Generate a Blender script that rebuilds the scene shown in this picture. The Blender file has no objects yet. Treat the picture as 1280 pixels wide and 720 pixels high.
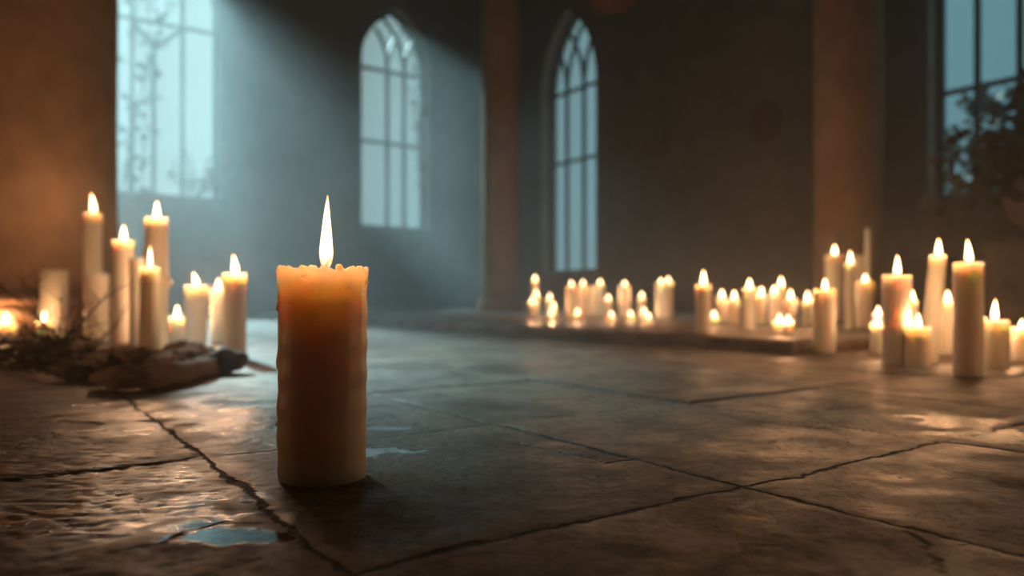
import bpy, bmesh, math, random
import numpy as np
from mathutils import Vector, Matrix, noise
from mathutils.geometry import tessellate_polygon

random.seed(7)
S = bpy.context.scene
COL = S.collection

# ------------------------------------------------------------------ camera
F, CX, HY, EYE = 937.0, 640.0, 372.0, 0.15          # focal length in px, horizon row, eye height
cam_d = bpy.data.cameras.new('camera')
cam = bpy.data.objects.new('camera', cam_d); COL.objects.link(cam)
cam.location = (0, 0, EYE); cam.rotation_euler = (math.radians(90), 0, 0)
cam_d.sensor_width = 36; cam_d.lens = 36 * F / 1280
cam_d.shift_y = (HY - 360) / 1280
cam_d.clip_start = 0.02; cam_d.clip_end = 200
cam_d.dof.use_dof = True; cam_d.dof.focus_distance = 0.60; cam_d.dof.aperture_fstop = 3.8
S.camera = cam

# ------------------------------------------------------------------ view, sky, sun, haze
S.view_settings.view_transform = 'Standard'; S.view_settings.look = 'None'
S.view_settings.gamma = 1; S.view_settings.use_curve_mapping = False
S.view_settings.exposure = 0.0
S.cycles.use_denoising = True
S.cycles.sample_clamp_indirect = 2.0
S.cycles.max_bounces = 7; S.cycles.diffuse_bounces = 4; S.cycles.glossy_bounces = 3
S.cycles.transparent_max_bounces = 16; S.cycles.volume_bounces = 0
S.cycles.use_light_tree = True

SKY = 1.0
SUN = 9.0
HAZE = 0.041
MIST = 0.042
CANDLE_W = 0.42
SUNDIR = Vector((-0.61, 1.0, 0.625)).normalized()   # towards the sun

w = bpy.data.worlds.new('sky'); S.world = w; w.use_nodes = True
nt = w.node_tree; nt.nodes.clear()
def N(nt, t, **kw):
    n = nt.nodes.new(t)
    for k, v in kw.items(): setattr(n, k, v)
    return n
tc = N(nt, 'ShaderNodeTexCoord'); dot = N(nt, 'ShaderNodeVectorMath', operation='DOT_PRODUCT')
nrm = N(nt, 'ShaderNodeVectorMath', operation='NORMALIZE')
nt.links.new(tc.outputs['Generated'], nrm.inputs[0]); nt.links.new(nrm.outputs[0], dot.inputs[0])
dot.inputs[1].default_value = SUNDIR
cr = N(nt, 'ShaderNodeValToRGB')
cr.color_ramp.elements[0].position = 0.3; cr.color_ramp.elements[0].color = (0.10, 0.27, 0.33, 1)
cr.color_ramp.elements[1].position = 1.0; cr.color_ramp.elements[1].color = (0.50, 0.70, 0.70, 1)
e = cr.color_ramp.elements.new(0.82); e.color = (0.25, 0.44, 0.49, 1)
bg = N(nt, 'ShaderNodeBackground'); bg.inputs[1].default_value = SKY
out = N(nt, 'ShaderNodeOutputWorld')
nt.links.new(dot.outputs['Value'], cr.inputs[0]); nt.links.new(cr.outputs[0], bg.inputs[0]); nt.links.new(bg.outputs[0], out.inputs[0])

sd = bpy.data.lights.new('sun', 'SUN'); sd.energy = SUN; sd.color = (0.58, 0.88, 0.93); sd.angle = math.radians(4.5)
sun = bpy.data.objects.new('sun', sd); COL.objects.link(sun)
sun.rotation_euler = (-SUNDIR).to_track_quat('-Z', 'Y').to_euler(); sun.location = (-6, 12, 8)

# ------------------------------------------------------------------ room axes (u along wall_back, v away from us)
E1 = Vector((0.8235, 0.5675)); E2 = Vector((-0.5675, 0.8235))
ANG = math.atan2(E1.y, E1.x)
def W(u, v, z=0.0):
    return Vector((E1.x * u + E2.x * v, E1.y * u + E2.y * v, z))
def UV(x, y):
    return (E1.x * x + E1.y * y, E2.x * x + E2.y * y)
U0, U1, V0, V1, H = -3.4, 4.744, -3.2, 7.236, 4.6      # room extents
SU, SV, SZ = 1.75, 1.22, 0.035                          # raised stone step: u > SU, v > SV

# ------------------------------------------------------------------ helpers
def mesh_obj(name, bm, mat, parent=None, smooth=True):
    me = bpy.data.meshes.new(name); bm.to_mesh(me); bm.free()
    if smooth:
        for p in me.polygons: p.use_smooth = True
    if mat: me.materials.append(mat)
    o = bpy.data.objects.new(name, me); COL.objects.link(o)
    if parent: o.parent = parent
    return o
def tag(o, label=None, cat=None, group=None, kind=None):
    if label: o['label'] = label
    if cat: o['category'] = cat
    if group: o['group'] = group
    if kind: o['kind'] = kind
    return o
def empty(name, loc=(0, 0, 0)):
    o = bpy.data.objects.new(name, None); COL.objects.link(o); o.location = loc
    o.empty_display_size = 0.02
    return o
def lathe(bm, prof, seg=28, c=(0, 0), fn=None, cap_bot=True, cap_top=True):
    """prof: list of (r, z); fn(angle, i, r, z) -> (r, z)"""
    rings = []
    for i, (r, z) in enumerate(prof):
        ring = []
        for k in range(seg):
            a = 2 * math.pi * k / seg
            rr, zz = fn(a, i, r, z) if fn else (r, z)
            ring.append(bm.verts.new((c[0] + rr * math.cos(a), c[1] + rr * math.sin(a), zz)))
        rings.append(ring)
    for i in range(len(rings) - 1):
        for k in range(seg):
            bm.faces.new((rings[i][k], rings[i][(k + 1) % seg], rings[i + 1][(k + 1) % seg], rings[i + 1][k]))
    if cap_bot: bm.faces.new(list(reversed(rings[0])))
    if cap_top: bm.faces.new(rings[-1])
    return rings
def tube(bm, pts, rad, seg=6):
    """pts list of Vector, rad float or list"""
    n = len(pts); rings = []
    for i, p in enumerate(pts):
        d = (pts[min(i + 1, n - 1)] - pts[max(i - 1, 0)])
        if d.length < 1e-9: d = Vector((0, 0, 1))
        d.normalize()
        s = d.cross(Vector((0, 0, 1)))
        if s.length < 0.1: s = d.cross(Vector((0, 1, 0)))
        s.normalize(); t = d.cross(s)
        r = rad[i] if isinstance(rad, (list, tuple)) else rad
        rings.append([bm.verts.new(p + (s * math.cos(2 * math.pi * k / seg) + t * math.sin(2 * math.pi * k / seg)) * r) for k in range(seg)])
    for i in range(n - 1):
        for k in range(seg):
            bm.faces.new((rings[i][k], rings[i][(k + 1) % seg], rings[i + 1][(k + 1) % seg], rings[i + 1][k]))
    bm.faces.new(list(reversed(rings[0]))); bm.faces.new(rings[-1])
def box(bm, corners8):
    v = [bm.verts.new(c) for c in corners8]
    for f in ((0, 3, 2, 1), (4, 5, 6, 7), (0, 1, 5, 4), (1, 2, 6, 5), (2, 3, 7, 6), (3, 0, 4, 7)):
        bm.faces.new([v[i] for i in f])
def uvbox(bm, u0, u1, v0, v1, z0, z1):
    box(bm, [W(u0, v0, z0), W(u1, v0, z0), W(u1, v1, z0), W(u0, v1, z0), W(u0, v0, z1), W(u1, v0, z1), W(u1, v1, z1), W(u0, v1, z1)])
def fix_normals(bm):
    bmesh.ops.recalc_face_normals(bm, faces=bm.faces)

# ------------------------------------------------------------------ materials
def new_mat(name):
    m = bpy.data.materials.new(name); m.use_nodes = True; nt = m.node_tree; nt.nodes.clear()
    o = N(nt, 'ShaderNodeOutputMaterial')
    return m, nt, o
def principled(name, color, rough=0.6, bump=0.0, scale=20, var=0.0, spec=0.5, detail=6, metal=0.0, color2=None, bump_dist=0.01):
    m, nt, o = new_mat(name)
    p = N(nt, 'ShaderNodeBsdfPrincipled'); nt.links.new(p.outputs[0], o.inputs[0])
    p.inputs['Roughness'].default_value = rough; p.inputs['Specular IOR Level'].default_value = spec
    p.inputs['Metallic'].default_value = metal
    tc = N(nt, 'ShaderNodeTexCoord')
    nz = N(nt, 'ShaderNodeTexNoise'); nz.inputs['Scale'].default_value = scale; nz.inputs['Detail'].default_value = detail
    nz.inputs['Roughness'].default_value = 0.65
    nt.links.new(tc.outputs['Object'], nz.inputs['Vector'])
    c2 = color2 or tuple(c * (1 - var) for c in color)
    mx = N(nt, 'ShaderNodeMix', data_type='RGBA')
    rp = N(nt, 'ShaderNodeMapRange'); rp.inputs[1].default_value = 0.35; rp.inputs[2].default_value = 0.65
    nt.links.new(nz.outputs[0], rp.inputs[0]); nt.links.new(rp.outputs[0], mx.inputs[0])
    mx.inputs[6].default_value = (*color, 1); mx.inputs[7].default_value = (*c2, 1)
    nt.links.new(mx.outputs[2], p.inputs['Base Color'])
    if bump:
        b = N(nt, 'ShaderNodeBump'); b.inputs['Strength'].default_value = bump; b.inputs['Distance'].default_value = bump_dist
        nt.links.new(nz.outputs[0], b.inputs['Height']); nt.links.new(b.outputs[0], p.inputs['Normal'])
    return m

M = {}
def plaster(name, col, col2):
    m, nt, o = new_mat(name)
    p = N(nt, 'ShaderNodeBsdfPrincipled'); nt.links.new(p.outputs[0], o.inputs[0])
    p.inputs['Roughness'].default_value = 0.85; p.inputs['Specular IOR Level'].default_value = 0.2
    tc = N(nt, 'ShaderNodeTexCoord')
    n1 = N(nt, 'ShaderNodeTexNoise'); n1.inputs['Scale'].default_value = 1.3; n1.inputs['Detail'].default_value = 8; n1.inputs['Roughness'].default_value = 0.7
    n2 = N(nt, 'ShaderNodeTexNoise'); n2.inputs['Scale'].default_value = 9; n2.inputs['Detail'].default_value = 8
    for n in (n1, n2): nt.links.new(tc.outputs['Object'], n.inputs['Vector'])
    r = N(nt, 'ShaderNodeMapRange'); r.inputs[1].default_value = .38; r.inputs[2].default_value = .62
    nt.links.new(n1.outputs[0], r.inputs[0])
    mx = N(nt, 'ShaderNodeMix', data_type='RGBA'); nt.links.new(r.outputs[0], mx.inputs[0])
    mx.inputs[6].default_value = (*col, 1); mx.inputs[7].default_value = (*col2, 1)
    mx2 = N(nt, 'ShaderNodeMix', data_type='RGBA', blend_type='MULTIPLY'); mx2.inputs[0].default_value = .5
    r2 = N(nt, 'ShaderNodeMapRange'); r2.inputs[1].default_value = .3; r2.inputs[2].default_value = .6; r2.inputs[3].default_value = .55
    nt.links.new(n2.outputs[0], r2.inputs[0])
    nt.links.new(mx.outputs[2], mx2.inputs[6]); nt.links.new(r2.outputs[0], mx2.inputs[7])
    nt.links.new(mx2.outputs[2], p.inputs['Base Color'])
    b = N(nt, 'ShaderNodeBump'); b.inputs['Strength'].default_value = .5; b.inputs['Distance'].default_value = .01
    nt.links.new(n2.outputs[0], b.inputs['Height']); nt.links.new(b.outputs[0], p.inputs['Normal'])
    return m
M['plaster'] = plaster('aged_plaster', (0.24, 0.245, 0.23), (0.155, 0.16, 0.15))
M['plaster_dark'] = plaster('darker_plaster', (0.16, 0.168, 0.155), (0.09, 0.098, 0.092))  # same mottled plaster in darker tones, for the right wall and buttress
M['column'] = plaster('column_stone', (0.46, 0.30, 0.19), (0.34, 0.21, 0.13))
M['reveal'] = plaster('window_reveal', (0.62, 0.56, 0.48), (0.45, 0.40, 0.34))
M['dark_wood'] = principled('dark_wood', (0.05, 0.035, 0.025), 0.6, 0.3, 14, 0.4)
M['lead'] = principled('window_lead', (0.035, 0.045, 0.05), 0.5, 0.2, 60, 0.3)
M['bark'] = principled('dry_bark', (0.04, 0.024, 0.016), 1.0, 0.5, 60, 0.5)
M['leaf_dark'] = principled('dark_leaf', (0.035, 0.045, 0.03), 0.55, 0.2, 30, 0.5)
M['leaf_dry'] = principled('dry_leaf', (0.16, 0.12, 0.085), 0.8, 0.2, 30, 0.5)
M['leaf_ivy'] = principled('ivy_leaf', (0.05, 0.075, 0.055), 0.5, 0.2, 30, 0.4)
M['leaf_pale'] = principled('bleached_leaf', (0.60, 0.54, 0.44), 0.8, 0.2, 30, 0.3)
M['wick'] = principled('burnt_wick', (0.025, 0.015, 0.012), 0.9, 0.3, 200, 0.3)
M['cloth'] = principled('rumpled_linen', (0.46, 0.32, 0.24), 0.85, 0.5, 35, 0.5, spec=.2)
M['cloth_pale'] = principled('pale_linen', (0.42, 0.36, 0.30), 0.85, 0.4, 45, 0.35, spec=.2)
M['clay'] = principled('terracotta', (0.20, 0.075, 0.045), 0.7, 0.3, 30, 0.3)
M['dark_clay'] = principled('sooty_clay', (0.09, 0.06, 0.05), 0.8, 0.3, 30, 0.3)
M['stone'] = principled('rough_stone', (0.16, 0.12, 0.10), 0.75, 0.6, 22, 0.4)
M['iron'] = principled('iron', (0.05, 0.045, 0.04), 0.5, 0.2, 60, 0.3, metal=.8)

def wax(name, col, sub=0.03, rad=(1.0, 0.36, 0.12)):
    m, nt, o = new_mat(name)
    p = N(nt, 'ShaderNodeBsdfPrincipled'); nt.links.new(p.outputs[0], o.inputs[0])
    tc = N(nt, 'ShaderNodeTexCoord')
    nz = N(nt, 'ShaderNodeTexNoise'); nz.inputs['Scale'].default_value = 45; nz.inputs['Detail'].default_value = 4
    mp = N(nt, 'ShaderNodeMapping'); mp.inputs['Scale'].default_value = (1, 1, .25)
    nt.links.new(tc.outputs['Object'], mp.inputs[0]); nt.links.new(mp.outputs[0], nz.inputs['Vector'])
    p.inputs['Base Color'].default_value = (*col, 1)
    p.inputs['Roughness'].default_value = 0.42; p.inputs['Specular IOR Level'].default_value = 0.45
    p.inputs['Subsurface Weight'].default_value = 1.0
    p.inputs['Subsurface Radius'].default_value = rad; p.inputs['Subsurface Scale'].default_value = sub
    b = N(nt, 'ShaderNodeBump'); b.inputs['Strength'].default_value = .25; b.inputs['Distance'].default_value = .003
    nt.links.new(nz.outputs[0], b.inputs['Height']); nt.links.new(b.outputs[0], p.inputs['Normal'])
    return m
M['wax'] = wax('ivory_wax', (0.94, 0.86, 0.76), 0.028, (1.0, .72, .52))
M['wax_hero'] = wax('cream_wax', (0.95, 0.84, 0.70), 0.058, (1.0, 0.47, 0.26))

def flame_mat(name, strength):
    m, nt, o = new_mat(name)
    tc = N(nt, 'ShaderNodeTexCoord'); sp = N(nt, 'ShaderNodeSeparateXYZ'); nt.links.new(tc.outputs['Generated'], sp.inputs[0])
    cr = N(nt, 'ShaderNodeValToRGB'); el = cr.color_ramp.elements
    el[0].position = 0.0; el[0].color = (0.25, 0.10, 0.05, 1)
    el[1].position = 1.0; el[1].color = (0.55, 0.20, 0.05, 1)
    a = el.new(0.13); a.color = (0.75, 0.36, 0.14, 1)
    a = el.new(0.3); a.color = (1.0, 0.72, 0.42, 1)
    a = el.new(0.75); a.color = (1.0, 0.62, 0.30, 1)
    nt.links.new(sp.outputs['Z'], cr.inputs[0])
    lw = N(nt, 'ShaderNodeLayerWeight'); lw.inputs['Blend'].default_value = 0.5
    mr = N(nt, 'ShaderNodeMapRange'); mr.inputs[1].default_value = 0.12; mr.inputs[2].default_value = 0.95; mr.inputs[3].default_value = strength; mr.inputs[4].default_value = 0.12
    nt.links.new(lw.outputs['Facing'], mr.inputs[0])
    em = N(nt, 'ShaderNodeEmission'); nt.links.new(cr.outputs[0], em.inputs[0]); nt.links.new(mr.outputs[0], em.inputs[1])
    tr = N(nt, 'ShaderNodeBsdfTransparent'); ad = N(nt, 'ShaderNodeAddShader')
    nt.links.new(em.outputs[0], ad.inputs[0]); nt.links.new(tr.outputs[0], ad.inputs[1]); nt.links.new(ad.outputs[0], o.inputs[0])
    try: m.cycles.emission_sampling = 'NONE'
    except Exception: pass
    return m
M['flame'] = flame_mat('candle_flame', 7.0)
M['flame_hero'] = flame_mat('tall_candle_flame', 3.2)

def glass_mat():
    m, nt, o = new_mat('old_window_glass')
    tr = N(nt, 'ShaderNodeBsdfTransparent'); tr.inputs[0].default_value = (0.93, 0.97, 0.97, 1)
    gl = N(nt, 'ShaderNodeBsdfGlossy'); gl.inputs['Roughness'].default_value = 0.15
    lw = N(nt, 'ShaderNodeLayerWeight'); lw.inputs['Blend'].default_value = .5
    pw = N(nt, 'ShaderNodeMath', operation='POWER'); pw.inputs[1].default_value = 4; nt.links.new(lw.outputs['Facing'], pw.inputs[0])
    fr = N(nt, 'ShaderNodeMapRange'); fr.inputs[3].default_value = .04; fr.inputs[4].default_value = .7; nt.links.new(pw.outputs[0], fr.inputs[0])
    mx = N(nt, 'ShaderNodeMixShader'); nt.links.new(fr.outputs[0], mx.inputs[0]); nt.links.new(tr.outputs[0], mx.inputs[1]); nt.links.new(gl.outputs[0], mx.inputs[2])
    nt.links.new(mx.outputs[0], o.inputs[0])
    return m
M['glass'] = glass_mat()

def floor_mat():
    m, nt, o = new_mat('worn_wet_stone_slabs')
    p = N(nt, 'ShaderNodeBsdfPrincipled'); nt.links.new(p.outputs[0], o.inputs[0])
    tc = N(nt, 'ShaderNodeTexCoord')
    def at(n):
        a = N(nt, 'ShaderNodeAttribute'); a.attribute_name = n; return a.outputs['Fac']
    crack, wet, tint, wjoint = at('groove'), at('wet'), at('tint'), at('wet_joint')
    def mth(op, a, b=None, c=None):
        n = N(nt, 'ShaderNodeMath', operation=op)
        for i, q in enumerate((a, b, c)):
            if q is None: continue
            if isinstance(q, (int, float)): n.inputs[i].default_value = q
            else: nt.links.new(q, n.inputs[i])
        return n.outputs[0]
    def nse(sc, det, off=0.0, rg=.6):
        n = N(nt, 'ShaderNodeTexNoise'); n.inputs['Scale'].default_value = sc; n.inputs['Detail'].default_value = det; n.inputs['Roughness'].default_value = rg
        mp = N(nt, 'ShaderNodeMapping'); mp.inputs['Location'].default_value = (off, off * .7, 0)
        nt.links.new(tc.outputs['Object'], mp.inputs[0]); nt.links.new(mp.outputs[0], n.inputs['Vector']); return n.outputs[0]
    sx = N(nt, 'ShaderNodeSeparateXYZ'); nt.links.new(tc.outputs['Object'], sx.inputs[0])
    X_, Y_ = sx.outputs[0], sx.outputs[1]
    u_ = mth('ADD', mth('MULTIPLY', X_, E1.x), mth('MULTIPLY', Y_, E1.y)); v_ = mth('ADD', mth('MULTIPLY', X_, E2.x), mth('MULTIPLY', Y_, E2.y))
    def joint(co, off, per, o1):
        a = mth('ADD', co, mth('MULTIPLY', mth('SUBTRACT', nse(7, 3, o1), .5), .026))
        a = mth('ADD', a, mth('MULTIPLY', mth('SUBTRACT', nse(75, 4, o1 + 3), .5), .009))
        g = mth('FRACT', mth('DIVIDE', mth('SUBTRACT', a, off - 10 * per), per))
        return mth('MULTIPLY', mth('MINIMUM', g, mth('SUBTRACT', 1, g)), per)
    dj = mth('MINIMUM', joint(u_, .16, .325, 1.7), joint(v_, .385, .355, 5.1))
    wj = mth('ADD', .0018, mth('MULTIPLY', mth('MAXIMUM', mth('SUBTRACT', nse(17, 5, 9), .5), 0), .022))
    gr = N(nt, 'ShaderNodeMapRange', interpolation_type='SMOOTHSTEP'); gr.inputs[3].default_value = 1; gr.inputs[4].default_value = 0
    nt.links.new(dj, gr.inputs[0]); nt.links.new(mth('MULTIPLY', wj, .4), gr.inputs[1]); nt.links.new(mth('ADD', wj, .0012), gr.inputs[2])
    edge = N(nt, 'ShaderNodeMapRange', interpolation_type='SMOOTHSTEP'); edge.inputs[1].default_value = 0; edge.inputs[2].default_value = .012; edge.inputs[3].default_value = 1; edge.inputs[4].default_value = 0
    nt.links.new(dj, edge.inputs[0])
    groove = mth('MULTIPLY', mth('MAXIMUM', gr.outputs[0], crack), mth('SUBTRACT', 1, wjoint))
    pits = N(nt, 'ShaderNodeMapRange', interpolation_type='SMOOTHSTEP'); pits.inputs[1].default_value = .60; pits.inputs[2].default_value = .70
    nt.links.new(nse(120, 3, 4, .5), pits.inputs[0])
    pitm = N(nt, 'ShaderNodeMapRange', interpolation_type='SMOOTHSTEP'); pitm.inputs[1].default_value = .48; pitm.inputs[2].default_value = .62
    nt.links.new(nse(9, 4, 11), pitm.inputs[0]); pit = mth('MULTIPLY', pits.outputs[0], pitm.outputs[0])
    n1 = N(nt, 'ShaderNodeTexNoise'); n1.inputs['Scale'].default_value = 5.5; n1.inputs['Detail'].default_value = 9; n1.inputs['Roughness'].default_value = .7
    n2 = N(nt, 'ShaderNodeTexNoise'); n2.inputs['Scale'].default_value = 95; n2.inputs['Detail'].default_value = 8; n2.inputs['Roughness'].default_value = .7
    n3 = N(nt, 'ShaderNodeTexNoise'); n3.inputs['Scale'].default_value = 16; n3.inputs['Detail'].default_value = 7; n3.inputs['Roughness'].default_value = .65
    for n in (n1, n2, n3): nt.links.new(tc.outputs['Object'], n.inputs['Vector'])
    cr = N(nt, 'ShaderNodeValToRGB'); el = cr.color_ramp.elements
    el[0].position = .36; el[0].color = (0.15, 0.10, 0.07, 1)
    el[1].position = .66; el[1].color = (0.43, 0.35, 0.27, 1)
    e = el.new(.5); e.color = (0.29, 0.22, 0.165, 1)
    nt.links.new(n1.outputs[0], cr.inputs[0])
    # slab tint
    mt = N(nt, 'ShaderNodeMapRange'); mt.inputs[3].default_value = .75; mt.inputs[4].default_value = 1.15; nt.links.new(tint, mt.inputs[0])
    m1 = N(nt, 'ShaderNodeMix', data_type='RGBA', blend_type='MULTIPLY'); m1.inputs[0].default_value = 1
    nt.links.new(cr.outputs[0], m1.inputs[6]); nt.links.new(mt.outputs[0], m1.inputs[7])
    r2 = N(nt, 'ShaderNodeMapRange'); r2.inputs[1].default_value = .33; r2.inputs[2].default_value = .55; r2.inputs[3].default_value = .42
    nt.links.new(n2.outputs[0], r2.inputs[0])
    m2 = N(nt, 'ShaderNodeMix', data_type='RGBA', blend_type='MULTIPLY'); m2.inputs[0].default_value = 1.0
    nt.links.new(m1.outputs[2], m2.inputs[6]); nt.links.new(r2.outputs[0], m2.inputs[7])
    # dirt in the joints
    m3 = N(nt, 'ShaderNodeMix', data_type='RGBA'); nt.links.new(mth('MAXIMUM', groove, mth('MULTIPLY', pit, .55)), m3.inputs[0])
    nt.links.new(m2.outputs[2], m3.inputs[6]); m3.inputs[7].default_value = (0.018, 0.012, 0.009, 1)
    # water darkens stone
    m4 = N(nt, 'ShaderNodeMix', data_type='RGBA', blend_type='MULTIPLY'); nt.links.new(wet, m4.inputs[0])
    nt.links.new(m3.outputs[2], m4.inputs[6]); m4.inputs[7].default_value = (0.5, 0.48, 0.46, 1)
    nt.links.new(m4.outputs[2], p.inputs['Base Color'])
    # roughness
    r3 = N(nt, 'ShaderNodeMapRange'); r3.inputs[1].default_value = .38; r3.inputs[2].default_value = .62; r3.inputs[3].default_value = .40; r3.inputs[4].default_value = .66
    nt.links.new(n3.outputs[0], r3.inputs[0])
    m5 = N(nt, 'ShaderNodeMix', data_type='FLOAT'); nt.links.new(wet, m5.inputs[0]); nt.links.new(r3.outputs[0], m5.inputs[2]); m5.inputs[3].default_value = .05
    m6 = N(nt, 'ShaderNodeMix', data_type='FLOAT'); nt.links.new(groove, m6.inputs[0]); nt.links.new(m5.outputs[0], m6.inputs[2]); m6.inputs[3].default_value = .7
    nt.links.new(m6.outputs[0], p.inputs['Roughness'])
    p.inputs['Specular IOR Level'].default_value = .36
    # bump (none under water)
    b1 = N(nt, 'ShaderNodeBump'); b1.inputs['Distance'].default_value = .0016
    b2 = N(nt, 'ShaderNodeBump'); b2.inputs['Distance'].default_value = .0011
    inv = N(nt, 'ShaderNodeMath', operation='SUBTRACT'); inv.inputs[0].default_value = 1; nt.links.new(wet, inv.inputs[1])
    nt.links.new(inv.outputs[0], b1.inputs['Strength']); nt.links.new(inv.outputs[0], b2.inputs['Strength'])
    b0 = N(nt, 'ShaderNodeBump'); b0.inputs['Distance'].default_value = .0035
    nt.links.new(mth('SUBTRACT', mth('SUBTRACT', mth('SUBTRACT', 1, groove), mth('MULTIPLY', edge.outputs[0], .25)), mth('MULTIPLY', pit, .3)), b0.inputs['Height'])
    nt.links.new(b0.outputs[0], b1.inputs['Normal'])
    nt.links.new(n3.outputs[0], b1.inputs['Height']); nt.links.new(n2.outputs[0], b2.inputs['Height'])
    nt.links.new(b1.outputs[0], b2.inputs['Normal']); nt.links.new(b2.outputs[0], p.inputs['Normal'])
    return m
M['floor'] = floor_mat()

# ------------------------------------------------------------------ floor: real relief (joints, chipped edges, hollows, cracks)
rng = np.random.RandomState(3)
LAT = rng.rand(256, 256)
def vnoise(x, y):
    xi = np.floor(x).astype(int); yi = np.floor(y).astype(int); fx = x - xi; fy = y - yi
    fx = fx * fx * (3 - 2 * fx); fy = fy * fy * (3 - 2 * fy)
    g = lambda a, b: LAT[a & 255, b & 255]
    return (g(xi, yi) * (1 - fx) + g(xi + 1, yi) * fx) * (1 - fy) + (g(xi, yi + 1) * (1 - fx) + g(xi + 1, yi + 1) * fx) * fy
def fbm(x, y, oct=5, gain=.5):
    s = 0; a = 1; t = 0
    for i in range(oct):
        s = s + a * vnoise(x + 17.3 * i, y + 9.1 * i); t += a; a *= gain; x = x * 2.03; y = y * 2.03
    return s / t
def ss(e0, e1, x):
    t = np.clip((x - e0) / (e1 - e0), 0, 1); return t * t * (3 - 2 * t)
def fl(px, py, z=0.0):
    Y = F * (EYE - z) / (py - HY); return ((px - CX) / F * Y, Y)
def polydist(X, Y, pts):
    d = np.full(X.shape, 9.0)
    for (a, b) in zip(pts[:-1], pts[1:]):
        ax, ay = a; bx, by = b; dx, dy = bx - ax, by - ay
        t = np.clip(((X - ax) * dx + (Y - ay) * dy) / (dx * dx + dy * dy), 0, 1)
        d = np.minimum(d, np.hypot(X - ax - t * dx, Y - ay - t * dy))
    return d
# world positions (metres on the floor) of cracks and puddles
CRACKS = [[fl(70, 526), fl(130, 531), fl(175, 526), fl(200, 527)],
          [fl(150, 690), fl(190, 682), fl(232, 666), fl(275, 652), fl(330, 653)],
          [fl(1142, 664), fl(1155, 688), fl(1178, 716)],
          [fl(640, 520), fl(700, 521), fl(742, 523)],
          [fl(905, 520), fl(960, 530), fl(1040, 537)],
          [fl(650, 555), fl(760, 580), fl(800, 575)],
          [fl(760, 505), fl(830, 512), fl(870, 507)],
          [fl(900, 500), fl(1010, 512), fl(1130, 505)]]
PUDDLES = [(fl(240, 655), .040, .022, .8), (fl(285, 668), .04, .020, .95), (fl(474, 564), .050, .034, 1.0), (fl(270, 520), .22, .13, .5),
           (fl(190, 640), .10, .05, .6), (fl(1140, 600), .035, .015, .5), (fl(1250, 545), .07, .04, .55), (fl(1190, 525), .09, .05, .55),
           (fl(100, 600), .12, .05, .5), (fl(690, 415, 0), .35, .25, .7), (fl(480, 536), .03, .012, .9)]
def relief(X, Y, base=0.0):
    u = E1.x * X + E1.y * Y; v = E2.x * X + E2.y * Y
    wu = (fbm(u * 9, v * 9, 4) - .5) * .012 + (fbm(u * 70, v * 70, 3) - .5) * .004
    wv = (fbm(u * 9 + 50, v * 9 + 20, 4) - .5) * .012 + (fbm(u * 70 + 7, v * 70, 3) - .5) * .004
    gu = (u + wu - .16) / .325; gv = (v + wv - .385) / .355
    iu = np.floor(gu); iv = np.floor(gv)
    du = np.minimum(gu - iu, 1 - (gu - iu)) * .325; dv = np.minimum(gv - iv, 1 - (gv - iv)) * .355
    hu = ((iu.astype(int) * 73 + iv.astype(int) * 151) & 255); tint = LAT[hu, (hu * 7) & 255]
    chip = ss(.52, .75, fbm(u * 28 + 3, v * 28, 4)) * .006
    d = np.minimum(du, dv)
    wdt = .0012 + chip
    groove = 1 - ss(wdt * .5, wdt + .0018, d)
    h = (fbm(X * 6, Y * 6, 5) - .5) * .0028 + (fbm(X * 34, Y * 34, 5, .6) - .5) * .0013
    # slate-like ledges, rougher towards the left foreground
    lay = fbm(X * 9 + 4, Y * 17, 5, .6); lay = (lay * 9) % 1.0
    rough_zone = ss(.2, -.35, X) * ss(1.6, .8, Y)
    h = h + rough_zone * (ss(.0, .25, lay) * ss(1.0, .8, lay) - .5) * .0011
    h = h + (LAT[(hu * 3) & 255, hu] - .5) * .0016
    cr = np.zeros_like(X)
    wx = (fbm(X * 40, Y * 40, 3) - .5) * .014; wy = (fbm(X * 40 + 9, Y * 40 + 5, 3) - .5) * .014
    for c in CRACKS:
        dd = polydist(X + wx, Y + wy, c); cr = np.maximum(cr, 1 - ss(.0006, .0030, dd))
    groove = cr * .7
    wet = np.zeros_like(X)
    for (c, a, b, s) in PUDDLES:
        q = ((X - c[0]) / a) ** 2 + ((Y - c[1]) / b) ** 2 + (fbm(X * 26, Y * 26, 5, .6) - .5) * 4.5
        wet = np.maximum(wet, s * (1 - ss(.55, 1.0, q)))
    film = ss(.50, .70, fbm(X * 3.1 + 8, Y * 3.1 + 2, 5, .6)) * .28
    wet = np.maximum(wet, film)
    jw = (1 - ss(0, .004, np.abs(u - .487))) * ss(.86, .93, v) * ss(1.11, 1.08, v)   # joint filled with water
    wet = np.maximum(wet * (1 - groove * .8), jw)
    flat = ss(.75, .95, wet)
    h = h * (1 - flat * .95) - flat * .0003
    groove = groove * (1 - jw)
    return h, groove, wet, tint, jw
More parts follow.
